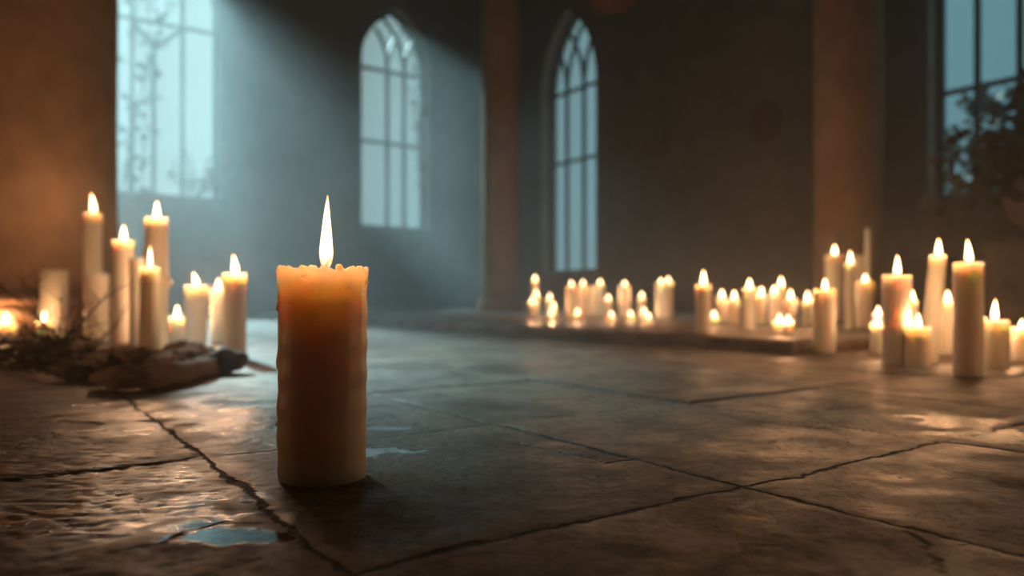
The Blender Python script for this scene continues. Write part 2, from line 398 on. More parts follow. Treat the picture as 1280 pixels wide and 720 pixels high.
def grid_obj(name, xs, ys, zf, extra=None):
    X, Y = np.meshgrid(xs, ys); ny, nx = X.shape
    h, g, wt, tn, jn = relief(X, Y)
    if extra is not None: h = extra(X, Y, h)
    co = np.stack([X, Y, h + zf], -1).reshape(-1, 3).astype(np.float32)
    idx = np.arange(nx * ny).reshape(ny, nx)
    q = np.stack([idx[:-1, :-1], idx[:-1, 1:], idx[1:, 1:], idx[1:, :-1]], -1).reshape(-1)
    nf = (nx - 1) * (ny - 1)
    me = bpy.data.meshes.new(name)
    me.vertices.add(nx * ny); me.vertices.foreach_set('co', co.reshape(-1))
    me.loops.add(nf * 4); me.loops.foreach_set('vertex_index', q.astype(np.int32))
    me.polygons.add(nf); me.polygons.foreach_set('loop_start', (np.arange(nf) * 4).astype(np.int32))
    me.polygons.foreach_set('use_smooth', np.ones(nf, bool))
    me.update(calc_edges=True)
    for nm, arr in (('groove', g), ('wet', wt), ('tint', tn), ('wet_joint', jn)):
        a = me.attributes.new(nm, 'FLOAT', 'POINT'); a.data.foreach_set('value', arr.reshape(-1).astype(np.float32))
    me.materials.append(M['floor'])
    o = bpy.data.objects.new(name, me); COL.objects.link(o)
    return o
ta = np.linspace(-3.45, 3.05, 760); xs = .45 * np.sinh(ta) * 1.0
tb = np.linspace(-3.2, 4.05, 820); ys = .55 + .36 * np.sinh(tb)
xs = np.clip(xs, -7.2, 6.4); ys = np.clip(ys, -4.6, 10.6)
xs = np.unique(xs); ys = np.unique(ys)
floor = grid_obj('floor', xs, ys, 0.0); tag(floor, kind='structure')

# stone step that runs along the right-hand wall
def step_obj():
    us = np.concatenate([[SU], np.linspace(SU + .004, SU + .03, 5), np.linspace(SU + .05, U1 + .2, 110)])
    vs = np.concatenate([[SV], np.linspace(SV + .004, SV + .03, 5), np.linspace(SV + .05, V1 + .2, 210)])
    Uu, Vv = np.meshgrid(us, vs)
    X = E1.x * Uu + E2.x * Vv; Y = E1.y * Uu + E2.y * Vv
    h, g, wt, tn, jn = relief(X, Y)
    e = np.minimum(Uu - SU, Vv - SV)
    z = SZ + h * .7 - .006 * (1 - ss(0, .02, e)) * (1 + (fbm(Uu * 20, Vv * 20, 3) - .5))
    bm = bmesh.new()
    V = [[bm.verts.new((X[j, i], Y[j, i], z[j, i])) for i in range(len(us))] for j in range(len(vs))]
    for j in range(len(vs) - 1):
        for i in range(len(us) - 1):
            bm.faces.new((V[j][i], V[j][i + 1], V[j + 1][i + 1], V[j + 1][i]))
    # risers
    lo = []
    for j in range(len(vs)): lo.append(bm.verts.new((X[j, 0], Y[j, 0], -.01)))
    for j in range(len(vs) - 1): bm.faces.new((V[j + 1][0], lo[j + 1], lo[j], V[j][0]))
    lo2 = [lo[0]] + [bm.verts.new((X[0, i], Y[0, i], -.01)) for i in range(1, len(us))]
    for i in range(len(us) - 1): bm.faces.new((V[0][i], lo2[i], lo2[i + 1], V[0][i + 1]))
    o = mesh_obj('floor_step', bm, M['floor'])
    gf = g.reshape(-1).tolist(); wf = wt.reshape(-1) * .8; tf = tn.reshape(-1) * .4 + .7
    extra = len(o.data.vertices) - X.size
    for nm, arr in (('groove', g.reshape(-1)), ('wet', wf), ('tint', tf)):
        a = o.data.attributes.new(nm, 'FLOAT', 'POINT')
        a.data.foreach_set('value', np.concatenate([arr, np.full(extra, .35)]).astype(np.float32))
    return o
tag(step_obj(), kind='structure')

# ------------------------------------------------------------------ walls with window openings
T = 0.22
def arch_loop(a0, a1, z0, zs, z1, n=10):
    """pointed arch outline, counter-clockwise: (a, z)"""
    c = (a0 + a1) / 2; w_ = (a1 - a0) / 2; h_ = z1 - zs
    R = (w_ * w_ + h_ * h_) / (2 * w_)
    pts = [(a0, z0)]
    for k in range(1, 6): pts.append((a0 + (a1 - a0) * k / 6, z0))
    pts.append((a1, z0))
    for k in range(1, 10): pts.append((a1, z0 + (zs - z0) * k / 10))
    t1 = math.asin(min(1, h_ / R))
    for k in range(n + 1):
        t = t1 * k / n; pts.append((a1 - R + R * math.cos(t), zs + R * math.sin(t)))
    for k in range(1, n + 1):
        t = t1 * (n - k) / n; pts.append((a0 + R - R * math.cos(t), zs + R * math.sin(t)))
    for k in range(9, 0, -1): pts.append((a0, z0 + (zs - z0) * k / 10))
    return pts
def wall(name, fr, a_rng, holes, mat, jag=None):
    """fr(a, depth, z) -> world; holes = list of loops"""
    a0, a1 = a_rng
    outer = [(a0, -.05), (a1, -.05), (a1, H), (a0, H)]
    loops = [outer] + holes
    flat = [p for l in loops for p in l]
    tris = tessellate_polygon([[Vector((p[0], p[1], 0)) for p in l] for l in loops])
    bm = bmesh.new()
    fv = [bm.verts.new(fr(p[0], 0, p[1])) for p in flat]
    bv = []
    for i, p in enumerate(flat):
        q = p
        if jag and i >= 4: q = jag(p)
        bv.append(bm.verts.new(fr(q[0], T, q[1])))
    for t in tris:
        bm.faces.new([fv[i] for i in t]); bm.faces.new([bv[i] for i in reversed(t)])
    o = 0
    rev = []
    for l in loops:
        n = len(l)
        for k in range(n):
            f = bm.faces.new((fv[o + k], fv[o + (k + 1) % n], bv[o + (k + 1) % n], bv[o + k]))
            if o > 0: rev.append(f)
        o += n
    fix_normals(bm)
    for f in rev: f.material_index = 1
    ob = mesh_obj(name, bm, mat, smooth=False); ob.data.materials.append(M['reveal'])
    tag(ob, kind='structure')
    return ob
fr_back = lambda a, d, z: W(a, V1 + d, z)
fr_right = lambda a, d, z: W(U1 + d, a, z)
def a_back(px):      # where the ray through px column meets wall_back: u
    k = (px - CX) / F; # X=kY ; v = (E2.x*k+E2.y)Y = V1
    Y = V1 / (E2.x * k + E2.y); return UV(k * Y, Y)[0], Y
def a_right(px):
    k = (px - CX) / F; Y = U1 / (E1.x * k + E1.y); return UV(k * Y, Y)[1], Y
w1r = a_back(268); w2l = a_back(452); w2r = a_back(529)
w3l = a_right(676); w3r = a_right(745); w4l = a_right(1160)
H1 = dict(a0=w1r[0] - 1.36, a1=w1r[0] + .05, z0=1.05, zs=2.80, z1=3.52)  # left part, unseen behind the column, widened to let more sun in
H2 = dict(a0=w2l[0], a1=w2r[0] + .08, z0=.88, zs=2.60, z1=3.22)
H3 = dict(a0=w3r[0], a1=w3l[0], z0=.40, zs=2.25, z1=3.06)
H4 = dict(a0=w4l[0] - 1.15, a1=w4l[0], z0=.75, zs=2.5, z1=3.3)
LP = [arch_loop(**h) for h in (H1, H2, H3, H4)]
jr = random.Random(5)
def jag2(p):
    a, z = p
    if a > (H2['a0'] + H2['a1']) / 2 and H2['z0'] + .05 < z < H2['z1'] - .05 and a > H2['a0'] + .5 * (H2['a1'] - H2['a0']) and a < H2['a1'] + .01 and a > 0:
        return (a - abs(noise.noise(Vector((0, 0, z * 7)))) * .07, z)
    return p
wall('wall_back', fr_back, (U0, U1 + T), [LP[0], LP[1]], M['plaster'], jag2)
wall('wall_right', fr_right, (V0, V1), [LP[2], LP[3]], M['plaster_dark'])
for nm, args in (('wall_left', (U0 - .2, U0, V0, V1, -.05, H)), ('wall_front', (U0 - .2, U1 + T, V0 - .2, V0, -.05, H))):
    bm = bmesh.new(); uvbox(bm, *args); fix_normals(bm); tag(mesh_obj(nm, bm, M['plaster'], smooth=False), kind='structure')
bm = bmesh.new(); uvbox(bm, U0 - .2, U1 + T, V0 - .2, V1 + T, H, H + .15); fix_normals(bm)
tag(mesh_obj('ceiling', bm, M['plaster'], smooth=False), kind='structure')
# shallow buttress on the right wall, left of the near column
bv0, bv1 = a_right(1040)[0], a_right(857)[0]
bm = bmesh.new(); uvbox(bm, U1 - .22, U1 + .02, bv0, bv1, 0, H - .002); fix_normals(bm)
bmesh.ops.bevel(bm, geom=bm.edges[:], offset=.012, segments=2, affect='EDGES')
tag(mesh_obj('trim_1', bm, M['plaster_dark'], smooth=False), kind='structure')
# sills
for i, (h, fr) in enumerate(((H1, fr_back), (H2, fr_back), (H3, fr_right), (H4, fr_right))):
    bm = bmesh.new(); a0, a1, z0 = h['a0'] - .05, h['a1'] + .05, h['z0']
    box(bm, [fr(a0, -.05, z0 - .06), fr(a1, -.05, z0 - .06), fr(a1, -.001, z0 - .06), fr(a0, -.001, z0 - .06), fr(a0, -.05, z0), fr(a1, -.05, z0), fr(a1, -.001, z0), fr(a0, -.001, z0)])
    fix_normals(bm); bmesh.ops.bevel(bm, geom=bm.edges[:], offset=.01, segments=2, affect='EDGES')
    tag(mesh_obj('trim_%d' % (i + 2), bm, M['plaster'], smooth=False), kind='structure')

# ------------------------------------------------------------------ windows: frame, mullions, tracery, glass
def window(n, h, fr, mull, bars, style, gd=T * .6, bw=.030):
    root = empty('window_%d' % n, fr((h['a0'] + h['a1']) / 2, gd, h['z0'])); tag(root, kind='structure')
    a0, a1, z0, zs, z1 = h['a0'], h['a1'], h['z0'], h['zs'], h['z1']
    c = (a0 + a1) / 2; wd = (a1 - a0) / 2; hh = z1 - zs; R = (wd * wd + hh * hh) / (2 * wd)
    def ztop(a):
        x = abs(a - c); v = R * R - (x + R - wd) ** 2
        return zs + math.sqrt(max(0, v))
    loc = Matrix.Translation(-root.location)
    def fin(bm, name, mat, smooth=False):
        fix_normals(bm); bm.transform(loc); return mesh_obj(name, bm, mat, root, smooth)
    def bar(bm, p, q, wdt=bw, dep=.03):
        d = Vector((q[0] - p[0], q[1] - p[1])); L = d.length
        if L < 1e-5: return
        d /= L; nn = Vector((-d.y, d.x)) * wdt / 2
        P = [(p[0] + nn.x, p[1] + nn.y), (p[0] - nn.x, p[1] - nn.y), (q[0] - nn.x, q[1] - nn.y), (q[0] + nn.x, q[1] + nn.y)]
        box(bm, [fr(a, gd - dep / 2, z) for a, z in P] + [fr(a, gd + dep / 2, z) for a, z in P])
    # outer frame
    bm = bmesh.new(); lp = arch_loop(a0 + .012, a1 - .012, z0 + .012, zs, z1 - .012)
    for p, q in zip(lp, lp[1:] + lp[:1]): bar(bm, p, q, .04, .05)
    fin(bm, 'window_frame', M['lead'])
    bm = bmesh.new()
    for a in mull:
        top = ztop(a) if style != 'gothic' else zs + .02
        if style == 'vee' and abs(a - mull[1]) < 1e-6: top = bars[-1] - .22
        bar(bm, (a, z0), (a, top))
    for z in bars:
        if z <= zs: bar(bm, (a0, z), (a1, z))
        else:
            x = wd - R + math.sqrt(max(0, R * R - (z - zs) ** 2)); bar(bm, (c - x, z), (c + x, z))
    if style == 'gothic':
        # every mullion branches into two curves that run parallel to the arch
        for a in mull:
            for s in (-1, 1):
                prev = None
                for k in range(0, 15):
                    t = k / 14 * math.asin(min(1, hh / R))
                    aa = a + s * (R - R * math.cos(t)); zz = zs + R * math.sin(t)
                    if aa <= a0 or aa >= a1 or zz > ztop(aa): break
                    if prev: bar(bm, prev, (aa, zz), bw * .9)
                    prev = (aa, zz)
    if style == 'vee':
        zb = bars[-1]; bar(bm, (mull[0], zb - .02), (mull[1], zb - .22)); bar(bm, (mull[2], zb - .02), (mull[1], zb - .22))
        bar(bm, (mull[1], zb), (mull[1], zb + .0001))
        for s in (0, 2):
            bar(bm, (mull[s], zb), (mull[s], ztop(mull[s])), bw)
    fin(bm, 'mullions', M['lead'])
    bm = bmesh.new(); lp = arch_loop(a0 + .005, a1 - .005, z0 + .005, zs, z1 - .005)
    vs = [bm.verts.new(fr(a, gd + .02, z)) for a, z in lp]; bm.faces.new(vs)
    vs = [bm.verts.new(fr(a, gd + .024, z)) for a, z in lp]; bm.faces.new(vs)
    bm.transform(loc); bmesh.ops.triangulate(bm, faces=bm.faces[:]); mesh_obj('pane', bm, M['glass'], root, False)
    # daylight portal: helps the renderer find the sky through the opening
    ld = bpy.data.lights.new('daylight_%d' % n, 'AREA'); ld.shape = 'RECTANGLE'; ld.size = a1 - a0; ld.size_y = z1 - z0
    lo = bpy.data.objects.new('daylight_%d' % n, ld); COL.objects.link(lo)
    try: ld.cycles.is_portal = True
    except Exception: pass
    p = fr(c, T + .02, (z0 + z1) / 2); q = fr(c, T - 1, (z0 + z1) / 2)
    lo.location = p; lo.rotation_euler = (q - p).to_track_quat('-Z', 'Y').to_euler()
def proj_a(back, px, d=T * .6):
    k = (px - CX) / F
    if back: Y = (V1 + d) / (E2.x * k + E2.y); return UV(k * Y, Y)[0]
    Y = (U1 + d) / (E1.x * k + E1.y); return UV(k * Y, Y)[1]
m1 = [proj_a(True, p) for p in (165, 192, 228)]
window(1, H1, fr_back, m1, [2.62], 'vee')
window(2, H2, fr_back, [proj_a(True, 484), proj_a(True, 505)], [1.80, 2.57], 'gothic')
window(3, H3, fr_right, [proj_a(False, 709), proj_a(False, 730)], [1.55, 2.27], 'gothic')
m4 = [proj_a(False, 1222), proj_a(False, 1275)]; d4 = m4[0] - m4[1]
window(4, H4, fr_right, m4 + [m4[1] - d4, m4[1] - 2 * d4], [1.42, 2.4], 'plain')

# ------------------------------------------------------------------ columns
def column(cx, cy, r, zb, label, plinth=None, name='stone_column'):
    root = empty(name, (cx, cy, zb)); tag(root, label, 'column')
    def fn(a, i, rr, z):
        n_ = noise.noise(Vector((math.cos(a) * 2.2, math.sin(a) * 2.2, z * 1.3 + cx * 5))); n2 = noise.noise(Vector((math.cos(a) * 9, math.sin(a) * 9, z * 8 + cx)))
        return rr * (1 + .010 * n_ + .004 * n2), z
    z0 = plinth[1] if plinth else .10
    prof = [(r, z0 + (H - .002 - zb - z0) * k / 60) for k in range(61)]
    bm = bmesh.new(); lathe(bm, prof, 64, fn=fn); fix_normals(bm); mesh_obj('column_shaft', bm, M['column'], root)
    bm = bmesh.new()
    pr, ph = plinth if plinth else (r * 1.22, .10)
    lathe(bm, [(pr, 0), (pr, ph * .62), (pr * .985, ph * .68), (pr * .95, ph * .70), (pr * .99, ph * .78), (pr * 1.0, ph * .88), (pr * .97, ph * .98), (r * 1.0, ph)], 64, fn=fn)
    fix_normals(bm); mesh_obj('column_base', bm, M['column'], root)
    return root
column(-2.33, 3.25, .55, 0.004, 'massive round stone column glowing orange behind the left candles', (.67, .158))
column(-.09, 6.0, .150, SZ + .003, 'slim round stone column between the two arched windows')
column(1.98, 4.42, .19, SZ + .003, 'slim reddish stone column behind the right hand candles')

# ------------------------------------------------------------------ candles
cnt = [0]
def make_flame(root, x, y, z, hgt, wid, lean=(0, 0), mat='flame', power=1.0, seg=16):
    bm = bmesh.new(); prof = []
    n = 14
    for k in range(n + 1):
        t = k / n
        r = wid / 2 * (math.sin(math.pi * min(1, t ** .62)) ** .75 if t < 1 else 0)
        r = wid / 2 * max(.02, (1 - t) ** .74 * min(1, (t + .06) / .26) ** .55 * 1.12)
        prof.append((r, t * hgt))
    lathe(bm, prof, seg)
    for v in bm.verts:
        t = v.co.z / hgt; b = t * t
        v.co.x += lean[0] * hgt * b; v.co.y += lean[1] * hgt * b
    fix_normals(bm)
    f = mesh_obj('flame', bm, M[mat], root); f.location = (x, y, z)
    ld = bpy.data.lights.new('flame_light', 'POINT'); ld.energy = CANDLE_W * power; ld.color = (1.0, .49, .22)
    ld.shadow_soft_size = min(.008, wid * .5)
    lo = bpy.data.objects.new('flame_light', ld); COL.objects.link(lo); lo.parent = f
    lo.location = (lean[0] * hgt * .2, lean[1] * hgt * .2, hgt * .6)
    return f
def make_candle(kind, loc, r, h, label, flame=None, group=None, lean=(0, 0), taper=1.0, seg=24, rough=.35, lump=None, power=1.0):
    """flame = (height, width, (lean x, lean y))"""
    cnt[0] += 1; sd_ = cnt[0] * 7.7
    root = empty(kind, loc); tag(root, label, 'candle', group)
    well = min(.006, h * .15)
    nz_ = 40 if lump else 14
    prof = [(r * .96, 0)] + [(r * (1 + (taper - 1) * k / nz_), (h - .002) * (.01 + .99 * k / nz_)) for k in range(nz_ + 1)]
    rt = r * taper
    prof += [(rt * .97, h), (rt * .86, h - .001), (rt * .76, h - well), (rt * .35, h - well * 1.15), (rt * .1, h - well * 1.1)]
    L = len(prof)
    def fn(a, i, rr, z):
        p = Vector((math.cos(a) * 1.1 + sd_, math.sin(a) * 1.1, z * 9))
        d = 1 + .035 * rough * noise.noise(p) + .05 * rough * max(0, noise.noise(Vector((math.cos(a) * 3 + sd_, math.sin(a) * 3, z * 6))))
        zz = z
        if i >= L - 7 and i <= L - 4:
            zz = z + r * .12 * noise.noise(Vector((math.cos(a) * 2 + sd_, math.sin(a) * 2, 3))) * rough * 2
        d += .07 * rough * max(0, noise.noise(Vector((math.cos(a) * 3.4 + sd_, math.sin(a) * 3.4, sd_ + z * 1.5)))) * (z / h)
        for (la, lz, ls) in (lump or ()):
            q = (((a - la + math.pi) % (2 * math.pi) - math.pi) * r) ** 2 + (z - lz) ** 2
            d += ls / r * math.exp(-q / (ls * ls * .8))
        return rr * d, zz
    bm = bmesh.new(); lathe(bm, prof, seg, fn=fn)
    for v in bm.verts:
        v.co.x += lean[0] * v.co.z; v.co.y += lean[1] * v.co.z
    fix_normals(bm)
    mesh_obj('wax_body', bm, M['wax'], root)
    tx, ty, tz = lean[0] * h, lean[1] * h, h - well * 1.1
    wl = min(.014, max(.007, r * .5)) 
    bm = bmesh.new(); tube(bm, [Vector((tx, ty, tz - .002)), Vector((tx, ty, tz + wl * .5)), Vector((tx + wl * .25, ty, tz + wl))], [.0011, .001, .0008], 6)
    mesh_obj('wick', bm, M['wick'], root)
    if flame:
        make_flame(root, tx + wl * .1, ty, tz + wl * .45, flame[0], flame[1], flame[2] if len(flame) > 2 else (0, 0), power=power)
    return root
GP = {'candles of the left group': 2.6, 'candles of the right group': .85, 'candles in the middle distance': .95, 'far candles below the narrow window': 1.0}
def place(kind, px, hw, top, base, label, fl_=None, z=0.0, group=None, taper=1.0, lean=0.0, **kw):
    """px column, half width, top row and base row -> a real candle standing on the floor"""
    Y = F * (EYE - z) / (base - HY); r = hw / F * Y; Yc = Y + r
    x = (px - CX) / F * Yc; h = EYE - (top - HY) / F * Yc - z
    u, v = UV(x, Yc)
    onstep = u - r > SU and v - r > SV
    offstep = u + r < SU or v + r < SV
    if (z > 0 and not onstep) or (z == 0 and not offstep): print('STEP CONFLICT', label, round(u, 3), round(v, 3), 'r', round(r, 3))
    f = None
    if fl_:
        f0, f1 = fl_[0], fl_[1]                       # flame top row, flame bottom row
        soft = F * .0069 * abs(1 / .6 - 1 / Yc) * .5          # the photo's blur widens what one measures
        f = (max(.62 * (f1 - f0), f1 - f0 - soft) / F * Yc, fl_[2] * .9 / F * Yc, (fl_[3], 0) if len(fl_) > 3 else (0, 0))
    kw['power'] = kw.get('power', 1.0) * GP.get(group, 1.0)
    return make_candle(kind, (x, Yc, z + .0015), r, max(h, .012) - .0015, label, f, group, (lean, 0), taper, **kw)

# ---- the large candle in front
def hero():
    x, y, r, h = (404 - CX) / F * .62, .621, .0352, .1725
    root = empty('pillar_candle', (x, y, .0012)); tag(root, 'large thick cream candle standing alone in the foreground with one tall flame', 'candle')
    prof = [(r * .985, 0)] + [(r * (1.0 + .012 * math.sin(k)), h * (.006 + .96 * k / 40)) for k in range(41)]
    prof += [(r * 1.015, h * .978), (r * 1.035, h * .99), (r * 1.0, h), (r * .94, h * 1.0), (r * .88, h - .005), (r * .8, h - .010), (r * .5, h - .0115), (r * .12, h - .011)]
    L = len(prof)
    def fn(a, i, rr, z):
        cx_, sy_ = math.cos(a), math.sin(a)
        d = 1 + .016 * noise.noise(Vector((cx_ * 1.3, sy_ * 1.3, z * 14))) + .006 * noise.noise(Vector((cx_ * 6, sy_ * 6, z * 25)))
        # vertical runs of old wax
        run = max(0, noise.noise(Vector((cx_ * 3.6 + 4, sy_ * 3.6, 1.7 + z * 2)))) * .06 * min(1, z / h + .1)
        left = max(0, -cx_) ** 8 * (.03 + .025 * math.sin(z * 40))
        bul = max(0, 1 - abs(z - h * .97) / .012) * .05 * max(0, noise.noise(Vector((cx_ * 4, sy_ * 4, 9))))
        zz = z
        if L - 9 <= i <= L - 5:
            zz = z + .0042 * noise.noise(Vector((cx_ * 3.0, sy_ * 3.0, 2.2))) + .002 * noise.noise(Vector((cx_ * 9, sy_ * 9, 5)))
        if i < L - 4: d += run + left + bul
        return rr * d, zz
    hb = bmesh.new(); lathe(hb, prof, 120, fn=fn)
    # drips: each a soft run with a bead at its end
    def drip(a, z1, z0, w0, bead, name='wax_drip'):
        pts = []; rad = []
        for k in range(13):
            t = k / 12; z = z1 + (z0 - z1) * t; aa = a + .05 * math.sin(z * 60)
            pts.append(Vector((r * 1.005 * math.cos(aa), r * 1.005 * math.sin(aa), z)))
            rad.append(w0 * (1 - .35 * math.sin(t * 3)) if t < .8 else w0 * .65 + (bead - w0 * .65) * math.sin((t - .8) / .2 * 2.2))
        tube(hb, pts, rad, 12)
    PI = math.pi
    drip(PI * 1.03, h * .99, h * .52, .0022, .0035); drip(PI * .99, h * .60, h * .42, .0016, .0034)
    drip(PI * 1.02, h * .40, h * .25, .0018, .0042); drip(-.05, h * .995, h * .93, .0024, .0035)
    drip(PI * 1.12, h * .985, h * .80, .0022, .003); drip(PI * 1.75, h * .985, h * .90, .0018, .0026)
    drip(PI * 1.45, h * .99, h * .955, .002, .0030)
    # lumps along the rim
    for k in range(26):
        a = k * 2 * PI / 26 + .13 * math.sin(k * 5); s = .0020 + .0018 * abs(noise.noise(Vector((k * 1.7, 3, 0))))
        bmesh.ops.create_icosphere(hb, subdivisions=2, radius=s, matrix=Matrix.Translation((r * .985 * math.cos(a), r * .985 * math.sin(a), h + .0002 * math.sin(k * 3))))
    fix_normals(hb); o = mesh_obj('wax_body', hb, M['wax_hero'], root)
    md = o.modifiers.new('one_skin', 'REMESH'); md.mode = 'VOXEL'; md.voxel_size = .0008; md.use_smooth_shade = True
    md = o.modifiers.new('soften', 'SMOOTH'); md.factor = .5; md.iterations = 3
    bm = bmesh.new()
    tube(bm, [Vector((.0015, 0, h - .013)), Vector((.0015, 0, h - .003)), Vector((.0022, 0, h + .003)), Vector((.0045, 0, h + .007)), Vector((.0062, 0, h + .0088))], [.0014, .0014, .0014, .0013, .001], 10)
    mesh_obj('wick', bm, M['wick'], root)
    make_flame(root, .0022, 0, h + .0005,   .061, .0125, (.02, 0), 'flame_hero', .49, 40)
hero()

G1 = 'candles of the left group'; G2 = 'far candles below the narrow window'; G3 = 'candles in the middle distance'; G4 = 'candles of the right group'
# ---- left group
place('pillar_candle', 116.5, 10.5, 267, 421, 'tall candle against the big column, rising behind a shorter unlit one', (236, 266, 9, -.12), group=G1)
place('pillar_candle', 121, 14, 342, 427, 'unlit short candle in front of the tall one by the big column', None, group=G1)
place('pillar_candle', 154, 12.5, 301, 431, 'tall lit candle third from the big column, below the first window edge', (276, 300, 9), group=G1)
place('pillar_candle', 171, 9, 322, 436, 'unlit brownish candle squeezed between two tall lit ones', None, group=G1)
place('pillar_candle', 195.5, 13.5, 273, 441, 'tallest lit candle of the left group with a wax bulge near its top', (246, 272, 9), group=G1, lump=[(math.pi, .27, .012), (0.1, .19, .013)])
place('pillar_candle', 187, 12.5, 334, 452, 'candle with a dim flame standing closest in front of the tallest one', (302, 333, 6), group=G1, taper=.9, power=.5)
place('votive_candle', 221, 11.5, 396, 432, 'smallest lit candle of the left group on pale wax', (377, 396, 8), group=G1)
place('pillar_candle', 245, 13.5, 357, 436, 'medium candle whose flame leans left above the smallest candle', (336, 357, 9, -.28), group=G1)
place('pillar_candle', 272.5, 9.5, 361, 431, 'slim candle partly hidden behind the rightmost left hand candle', (343, 361, 8), group=G1)
place('pillar_candle', 293.5, 14, 342, 449, 'rightmost candle of the left group, tall and standing clear', (313, 341, 10, -.12), group=G1)
place('pillar_candle', 67, 16, 338, 425, 'wide pale unlit candle at the far left beside the twigs', None, group=G1)
place('taper_candle', 68, 3.8, 268, 418, 'thin unlit taper rising behind the wide pale candle at far left', None, group=G1, seg=16, rough=.1)
place('votive_candle', 7, 13, 405, 424, 'low lit candle at the left edge of the picture behind twigs', (386, 405, 9, .1), group=G1)
place('votive_candle', 54, 9, 402, 427, 'low lit candle glowing through the forked twigs', (383, 401, 7, .1), group=G1, power=.4)

# ---- far group on the step, below the narrow window
far = [(668.7, 4.8, 350, 395, 344, 'highest flame at the left end of the far group beside the slim column'),
       (670, 4.5, 369, 396, 363, 'upper of two close flames under the highest left one in the far group'),
       (665, 4.5, 378, 397, 372, 'lower of two close flames at the left end of the far group'),
       (687, 4.5, 373, 396, 367, 'top one of three flames stacked left of the far group centre'),
       (692, 4.5, 384, 397, 378, 'middle one of three flames stacked left of the far group centre'),
       (689, 5.5, 394, 399, 389, 'bottom one of three flames stacked left of the far group centre'),
       (714, 6.5, 357, 397, 350, 'tall far candle left one of the pair below the narrow window'),
       (728.5, 6.5, 356, 396, 349, 'tall far candle right one of the pair below the narrow window'),
       (750, 6.0, 355, 395, 348, 'tall far candle just right of the narrow window'),
       (760, 5.0, 374, 397, 368, 'mid height far candle between two tall ones right of the window'),
       (721.6, 5.5, 392, 399, 387, 'low tea light in front of the pair below the narrow window'),
       (764, 5.5, 396, 401, 391, 'low tea light below the mid height candle right of the window'),
       (780.5, 7.5, 357, 397, 350, 'tall wide far candle midway along the far group right half'),
       (788, 5.5, 395, 400, 390, 'low tea light in front of the tall wide far candle'),
       (802, 5.0, 371, 397, 365, 'mid height far candle left of the twin candles at the right end'),
       (805, 5.0, 391, 398, 386, 'rear one of two touching tea lights near the right end of the far group'),
       (810.5, 5.5, 398, 402, 393, 'front one of two touching tea lights near the right end of the far group'),
       (826, 6.5, 354, 398, 347, 'left one of the tall twin candles ending the far group'),
       (835, 6.5, 352, 399, 345, 'right one of the tall twin candles ending the far group')]
for (px, hw, top, base, fy, lab) in far:
    k = 'votive_candle' if top > 385 else 'pillar_candle'
    place(k, px, hw, top, base, lab, (fy - 5.5, fy + 5, 4.6), z=SZ, group=G2, seg=16, rough=.15, power=1.0)
place('pillar_candle', 740, 5.5, 358, 396, 'unlit far candle between the window pair and the next tall flame', None, z=SZ, group=G2, seg=16)

# ---- middle distance on the step
place('pillar_candle', 879, 9.5, 356, 418.5, 'tall candle standing apart at the step edge, left end of the middle candles', (333, 356, 8.5), z=SZ, group=G3)
place('votive_candle', 892, 6.5, 396, 408, 'low tea light just behind the tall candle at the step edge', (383, 396, 6.5), z=SZ, group=G3, seg=16)
place('pillar_candle', 902, 7.5, 372, 405, 'left one of two equal short candles behind the step edge', (357, 372, 7.5), z=SZ, group=G3)
place('pillar_candle', 917.5, 7.0, 374, 406, 'right one of two equal short candles behind the step edge', (358, 374, 7.5), z=SZ, group=G3)
place('pillar_candle', 936.5, 8.0, 360, 415, 'tall middle candle with cool light along its side', (343, 360, 8), z=SZ, group=G3)
place('pillar_candle', 951, 6.5, 369, 407, 'candle touching the right side of the cool lit tall one', (353, 369, 7.5, .08), z=SZ, group=G3)
place('pillar_candle', 967.5, 6.5, 366, 405, 'shorter left one of two overlapping candles in the middle group', (352, 366, 7.5), z=SZ, group=G3)
place('pillar_candle', 976, 7.0, 358, 403, 'taller right one of two overlapping candles in the middle group', (341, 358, 8), z=SZ, group=G3)
place('pillar_candle', 987.5, 8.5, 374, 408, 'wide candle right of the overlapping two, above the small pair', (357, 374, 8, .06), z=SZ, group=G3)
place('votive_candle', 974, 7.0, 401, 418, 'left one of the pair of small tea lights on the step', (387, 401, 7.5), z=SZ, group=G3, seg=16)
place('votive_candle', 985, 6.0, 401, 420, 'right one of the pair of small tea lights on the step', (388, 401, 7.0), z=SZ, group=G3, seg=16)
place('pillar_candle', 1009, 6.5, 377, 409, 'candle with a tall flame just left of the slim reddish column foot', (358, 377, 7.5), z=SZ, group=G3)
place('pillar_candle', 1019, 6.0, 370, 408, 'candle half hidden behind the wide one in front of the reddish column', (356, 370, 7), z=SZ, group=G3)
place('pillar_candle', 1030.5, 13.5, 362, 443, 'wide lit candle on the floor in front of the reddish column', (344, 362, 8), group=G4)
place('pillar_candle', 1043, 11, 319, 403, 'tall wide candle rising before the reddish column', (300, 318, 8), z=SZ, group=G4)
place('taper_candle', 1062.5, 6, 329, 413, 'slim tall candle right of the wide tall one before the reddish column', (307, 328, 7), z=SZ, group=G4)
place('taper_candle', 1085, 3.6, 285, 404, 'thin unlit taper at the right edge of the reddish column', None, z=SZ, group=G4, seg=16, rough=.1)
place('pillar_candle', 1076, 10, 319, 401, 'unlit wide candle behind the thin taper by the reddish column', None, z=SZ, group=G4)
place('pillar_candle', 1081, 10.5, 352, 411, 'round flamed candle at the right side of the reddish column', (339, 353, 8), z=SZ, group=G4)
